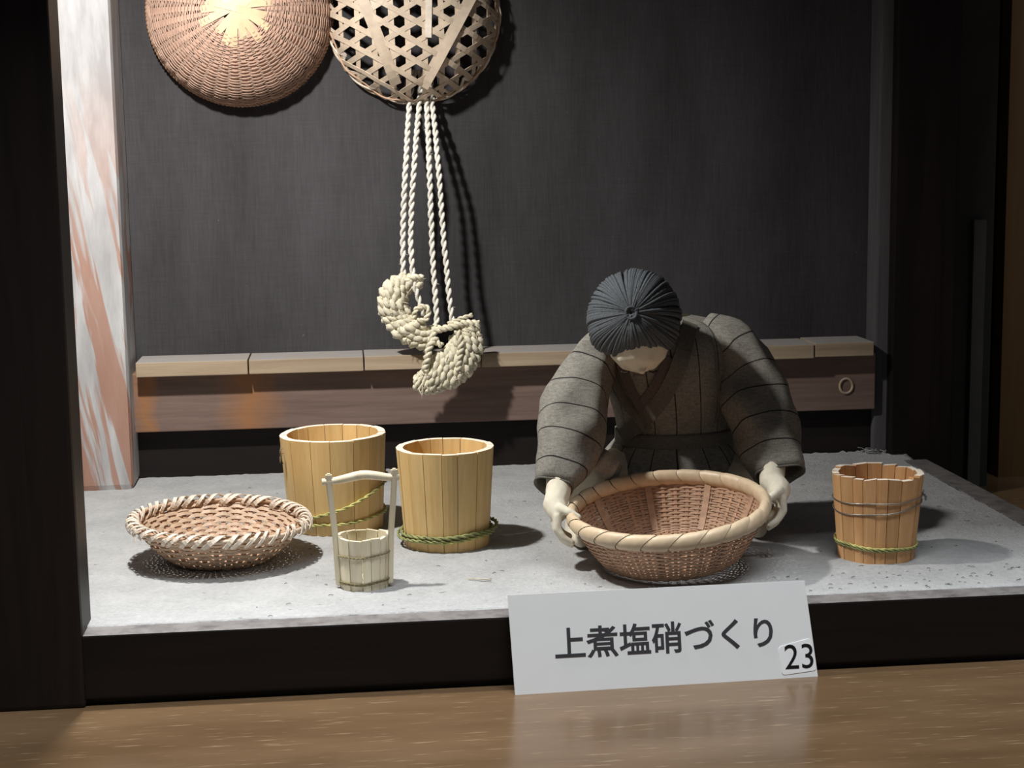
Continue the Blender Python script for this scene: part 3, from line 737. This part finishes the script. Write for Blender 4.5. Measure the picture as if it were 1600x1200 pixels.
    def hairline(a):                            # angle from the knot at which the hair ends
        # a=0 toward viewer's right, pi/2 up, -pi/2 down to the forehead
        dn = max(0, -math.sin(a)); return 1.95 - (1.95 - .80 - .11 * math.cos(2 * a + PI)) * dn ** 1.6 + (.0 if dn < .97 else .03)
    e1 = X - knot_d * X.dot(knot_d); e1.normalize(); e2 = e1.cross(knot_d) * -1
    if e2.z < 0: e2 = -e2
    def onhead(a, th): return knot_d * math.cos(th) + (e1 * math.cos(a) + e2 * math.sin(a)) * math.sin(th)
    v = []; f = []; NA, NT = 64, 16
    for i in range(NA):
        a = 2 * PI * i / NA
        for j in range(NT + 1): v.append(surf(onhead(a, hairline(a) * j / NT), .985))
    for i in range(NA):
        for j in range(NT): f.append((i * (NT + 1) + j, i * (NT + 1) + j + 1, ((i + 1) % NA) * (NT + 1) + j + 1, ((i + 1) % NA) * (NT + 1) + j))
    hair = mesh('hair', v, f, m_yarn, t, True)
    rnd = random.Random(12); g = MB()
    for i in range(190):
        a = 2 * PI * (i + rnd.uniform(-.45, .45)) / 190; h = hairline(a) * rnd.uniform(.985, 1.01); bend = rnd.uniform(-.05, .05); lift = rnd.uniform(.0, .04)
        pts = []
        for k in range(15):
            u = k / 14; th = .03 + (h - .03) * u; aa = a + bend * math.sin(PI * u) + .10 * math.sin(2.5 * u) * math.sin(3 * a)
            # locks fan: strands bunch together near the knot
            pts.append(surf(onhead(aa, th), 1.0 + lift + .035 * math.sin(PI * min(1, u * 1.1)) + .012 * math.sin(9 * a) * u))
        g.add(*tube_geo(pts, lambda u: .00098 * (.7 + .5 * min(1, u * 3)), 5))
    o = g.build('hair_yarn', m_yarn, hair); o['kind'] = 'stuff'
    kc = surf(knot_d, 1.02); g = MB()
    for i in range(5):
        pts = [kc + (e1 * math.cos(2 * PI * k / 14) + e2 * math.sin(2 * PI * k / 14)) * (.0022 + .0004 * i) + knot_d * (.0004 * i + .0006 * math.sin(4 * PI * k / 14 + i)) for k in range(14)]
        g.add(*tube_geo(pts, .0007, 5, True))
    for a in (-.3, .5, -1.2, 3.6): g.add(*tube_geo(spline([kc, surf(onhead(a, .10), 1.07), surf(onhead(a, .2), 1.05)], 8), .0006, 4))
    g.build('hair_knot', m_yarn, hair)
    for a0, a1, hh in ((1.10, 1.34, .85), (-2.1, -1.75, .52)):   # long loops of yarn lying over the rest
        for a in (a0, a1):
            mesh('yarn_loop', *tube_geo([surf(onhead(a + (.06 if a == a0 else -.06) * math.sin(PI * k / 10), .04 + (hh - .04) * k / 10), 1.06) for k in range(11)], .0009, 5), m_yarn, hair, True)

    # --- clothing
    wrk = .0016
    def torso_ring(px, Yc, hw, ry, e=.85, sd=1): c = P(*px, Yc); return ell_ring(c, X, Y_, hw, ry, 48, e, wrk, sd)
    # trousers: pleated, spreading over the folded legs
    def pleat(k): return lambda a: k * math.sin(13 * a + .5)
    rings = []
    for zc, yc, hw, ry, k, xo in ((.110, 1.066, .035, .026, .0, 0), (.103, 1.067, .0385, .030, .02, 0), (.094, 1.068, .046, .036, .03, .0005), (.082, 1.072, .0525, .044, .035, .001), (.066, 1.075, .056, .050, .04, .001), (.050, 1.077, .057, .052, .045, .001), (ZP + .001, 1.078, .058, .053, .05, .001)):
        rings.append(ell_ring(Vector((P(1052, 700, 1.065).x + xo, yc, zc)), X, Y_, hw, ry, 72, .85, .001, 3, pleat(k)))
    loft('trousers', rings, m_robe_body, t, (False, True), 0)
    # hem ruffle of the trouser leg above the bare shin
    a = P(934, 733, 1.022); b = P(917, 752, 1.020); d = (b - a).normalized(); s1 = d.cross(Y_).normalized(); s2 = d.cross(s1)
    loft('trouser_hem', [ell_ring(a + d * q, s1, s2, r, r, 30, 1, 0, 0, lambda x: .10 * math.sin(7 * x)) for q, r in ((-.012, .010), (-.004, .0128), (.001, .0132), (.004, .0136))], m_hem, t, (True, False), .0008)
    # jacket body
    rings = [torso_ring((1052, 684, 0)[:2], 1.066, .0395, .0300), torso_ring((1052, 664), 1.065, .0385, .0290), torso_ring((1050, 640), 1.062, .0405, .0315), torso_ring((1047, 600), 1.056, .0435, .0325),
             torso_ring((1044, 560), 1.052, .0455, .031), torso_ring((1042, 528), 1.052, .046, .027), torso_ring((1042, 508), 1.055, .041, .0225), torso_ring((1040, 497), 1.057, .028, .017), torso_ring((1036, 493), 1.057, .018, .012)]
    jacket = loft('jacket', rings, m_robe_body, t, (False, False), 0, 1, 1)
    # sleeves: wide tubes, open at the cuff
    def sleeve(ctrl, sd):
        cs = spline([P(x, y, Yv) for x, y, Yv, hw, dp in ctrl], 22); ws = spline([Vector((hw, dp, 0)) for *_, hw, dp in ctrl], 22)
        fr = frames(cs); rings = []
        for i, (p, tt, n_, b_) in enumerate(fr):
            ax = (X - tt * X.dot(tt)).normalized(); bx = tt.cross(ax)
            rings.append(ell_ring(p, ax, bx, ws[i].x, ws[i].y, 40, .9, .0036, sd, lambda a: .04 * math.sin(3 * a + i * .55) + .02 * math.sin(5 * a - i * .8)))
        o = loft('sleeve', rings, m_robe_sleeve, t, (True, False), .0009)
        v, f = tube_geo([p for p in rings[-1]], .0007, 5, True); mesh('cuff_hem', v, f, m_collar, o, True)
        return o
    k = 1 / 2390
    sleeve([(952, 540, 1.052, 34 * k, .022), (927, 568, 1.044, 40 * k, .0225), (905, 615, 1.032, 50 * k, .0225), (893, 670, 1.016, 54 * k, .021), (880, 720, 1.000, 45 * k, .0185), (866, 764, .988, 29 * k, .0145)], 5)
    sleeve([(1098, 520, 1.056, 26 * k, .018), (1142, 546, 1.047, 43 * k, .0225), (1173, 600, 1.034, 50 * k, .0225), (1190, 655, 1.018, 53 * k, .021), (1206, 705, 1.003, 48 * k, .0185), (1216, 743, .992, 37 * k, .0145)], 9)
    # crossed collar bands, inner collar and belt
    def on_jacket(x, y, lift=.0): return P(x, y, 1.0)
    def front(x, y, lift):
        d = ray(x, y); best = None; z = None
        dg = bpy.context.evaluated_depsgraph_get(); ok, loc, nn, _ = jacket.evaluated_get(dg).ray_cast(CAM, d.normalized())
        if ok: return loc - d.normalized() * lift
        return P(x, y, 1.03)
    bpy.context.view_layer.update()
    def band(name, pts, wd, lift, mat):
        q = [front(x, y, lift) for x, y in pts]; q = spline(q, 24); mesh(name, *strip_geo(q, lambda i: (.1, -1, .45), wd, .0022), mat, t)
    band('inner_collar', [(972, 560), (982, 590), (996, 618), (1008, 640)], .011, .0004, m_inner)
    band('inner_collar', [(1050, 560), (1036, 592), (1020, 618), (1004, 640)], .011, .0009, m_inner)
    band('collar', [(950, 545), (960, 585), (977, 622), (1000, 652), (1014, 672)], .0095, .0016, m_collar)
    band('collar', [(1078, 505), (1066, 555), (1049, 598), (1028, 632), (1004, 658), (972, 682)], .0105, .0024, m_collar)
    band('lapel_edge', [(1112, 530), (1120, 580), (1122, 630), (1118, 660)], .0016, .0004, m_belt)
    belt = [ell_ring(P(1052, y, 1.066), X, Y_, .0402, .0312, 48, .85, .0008, 1) for y in (689, 683, 673, 667)]
    loft('belt', belt, m_belt, t, (False, False), .0012)
m_hem = plain('pale_hem_cloth', (.42, .39, .34), .95, .1, .15, 500, .3)
m_belt = plain('belt_cloth', (.16, .15, .13), .95, .1, .2, 700, .3)
doll()

# ------------------------------------------------------------------ the sign
def sign():
    B0 = PZ(805, 1086, 0); B1 = PZ(1278, 1057, 0); e = (B1 - B0).normalized(); n0 = Vector((-e.y, e.x, 0)); al = math.radians(13)
    up = Vector((0, 0, 1)) * math.cos(al) + n0 * math.sin(al); nn = e.cross(up)
    t = thing('sign_card', 'white card with dark Japanese lettering and a 23 sticker, leaning on the beam', 'sign', B0)
    t.rotation_euler = Matrix((e, n0 * 0 + (up.cross(e)), up)).transposed().to_euler()   # local x along, z up the card, -y out of its face
    W, H = (B1 - B0).length, .0553
    cs = [(0, 0), (W, 0), (W - .0045, H - .0005), (-.0017, H)]; th = .0016
    v = [(x, 0, z) for x, z in cs] + [(x, th, z) for x, z in cs]
    o = mesh('card', v, [(0, 1, 2, 3), (7, 6, 5, 4), (0, 4, 5, 1), (1, 5, 6, 2), (2, 6, 7, 3), (3, 7, 4, 0)], m_signw, t)
    Li = t.rotation_euler.to_matrix().inverted()
    def loc(x, y):
        d = ray(x, y); k = (B0 - CAM).dot(nn) / d.dot(nn); return Li @ (CAM + d * k - B0)
    def text(body, name, mat, x0, y0, x1, y1, parent, depth, bold, sp=1.0):
        """fit text into the box whose lower left / upper right pixels are given"""
        cu = bpy.data.curves.new(name, 'FONT'); cu.body = body; cu.size = .02; cu.offset = bold; cu.space_character = sp; cu.resolution_u = 4; cu.extrude = .00008
        ob = bpy.data.objects.new(name, cu); C.objects.link(ob)
        dg = bpy.context.evaluated_depsgraph_get(); dg.update(); me = bpy.data.meshes.new_from_object(ob.evaluated_get(dg)); bpy.data.objects.remove(ob)
        xs = [q.co.x for q in me.vertices]; ys = [q.co.y for q in me.vertices]
        a = loc(x0, y0); b = loc(x1, y1); sx = (b.x - a.x) / (max(xs) - min(xs)); sy = (b.z - a.z) / (max(ys) - min(ys))
        for q in me.vertices:
            q.co = Vector((a.x + (q.co.x - min(xs)) * sx, -depth - q.co.z, a.z + (q.co.y - min(ys)) * sy))
        me.materials.clear(); me.materials.append(mat); ob = bpy.data.objects.new(name, me); C.objects.link(ob); ob.parent = parent
        return ob
    text('上煮塩硝づくり', 'lettering', m_ink, 868, 1031, 1206, 962, t, .00015, .0003)
    c = [loc(*p) for p in ((1216, 1011), (1222, 1055), (1276, 1047), (1266, 997))]
    cen = sum(c, Vector()) / 4; vv = []
    q = []                            # rounded sticker corners
    for i in range(4):
        p0, p1, p2 = c[i - 1], c[i], c[(i + 1) % 4]; ra = .0022
        for k in range(5):
            u = k / 4; a = p1 + (p0 - p1).normalized() * ra; b = p1 + (p2 - p1).normalized() * ra
            q.append(a.lerp(p1, u).lerp(p1.lerp(b, u), u))
    n = len(q); v = [(p.x, -.0003, p.z) for p in q] + [(p.x, .0002, p.z) for p in q]
    st = mesh('number_sticker', v, [tuple(range(n)), tuple(range(2 * n - 1, n - 1, -1))] + [(k, n + k, n + (k + 1) % n, (k + 1) % n) for k in range(n)], m_sticker, t)
    text('23', 'number', m_black_ink, 1227, 1046, 1269, 1005, st, .0004, .0)
sign()

# ------------------------------------------------------------------ debris in the dust
def debris():
    g = MB(); rnd = random.Random(21)
    for i in range(230):
        x = rnd.uniform(-.14, .465); y = rnd.uniform(YF + .016, 1.27)
        if rnd.random() < .25: x = rnd.uniform(.25, .44); y = rnd.uniform(.885, .93)
        a = rnd.uniform(-.7, .7); l = rnd.uniform(.0003, .0016); d = Vector((math.cos(a), math.sin(a), 0)); p = Vector((x, y, ZP + .0004))
        g.add(*tube_geo([p - d * l, p + Vector((0, 0, .0004)), p + d * l], lambda u: .0002, 4))
    o = g.build('dust_specks', m_string_d, None, False); o['kind'] = 'stuff'; o['label'] = 'dark crumbs and fibres scattered over the grey dust'; o['category'] = 'debris'
    p = PZ(750, 908, ZP); d = Vector((.9, -.35, 0)).normalized()
    s = mesh('straw_splinter', *tube_geo([p - d * .0075 + Vector((0, 0, .0012)), p + Vector((0, 0, .0016)), p + d * .007 + Vector((0, 0, .0012))], lambda u: .0005, 5), m_straw, None, True)
    tag(s, 'thin pale straw splinter lying on the dust', 'straw')
    g = MB(); c = PZ(1365, 700, ZP)    # tuft of fibres at the back corner
    for i in range(60):
        p = Vector((c.x + rnd.uniform(-.02, .012), rnd.uniform(1.286, 1.297), ZP + .002)); h = rnd.uniform(.001, .0035)
        g.add(*tube_geo(spline([p, p + Vector((rnd.uniform(-.003, .003), 0, h * .7)), p + Vector((rnd.uniform(-.006, .006), rnd.uniform(-.003, .003), h))], 6), .0003, 4))
    o = g.build('dust_tuft', m_dust, None); o['kind'] = 'stuff'; o['label'] = 'fluffy tuft of grey dust at the foot of the dark post'; o['category'] = 'dust'
m_string_d = plain('dark_crumb', (.15, .13, .11), .9, .1, .4)
debris()
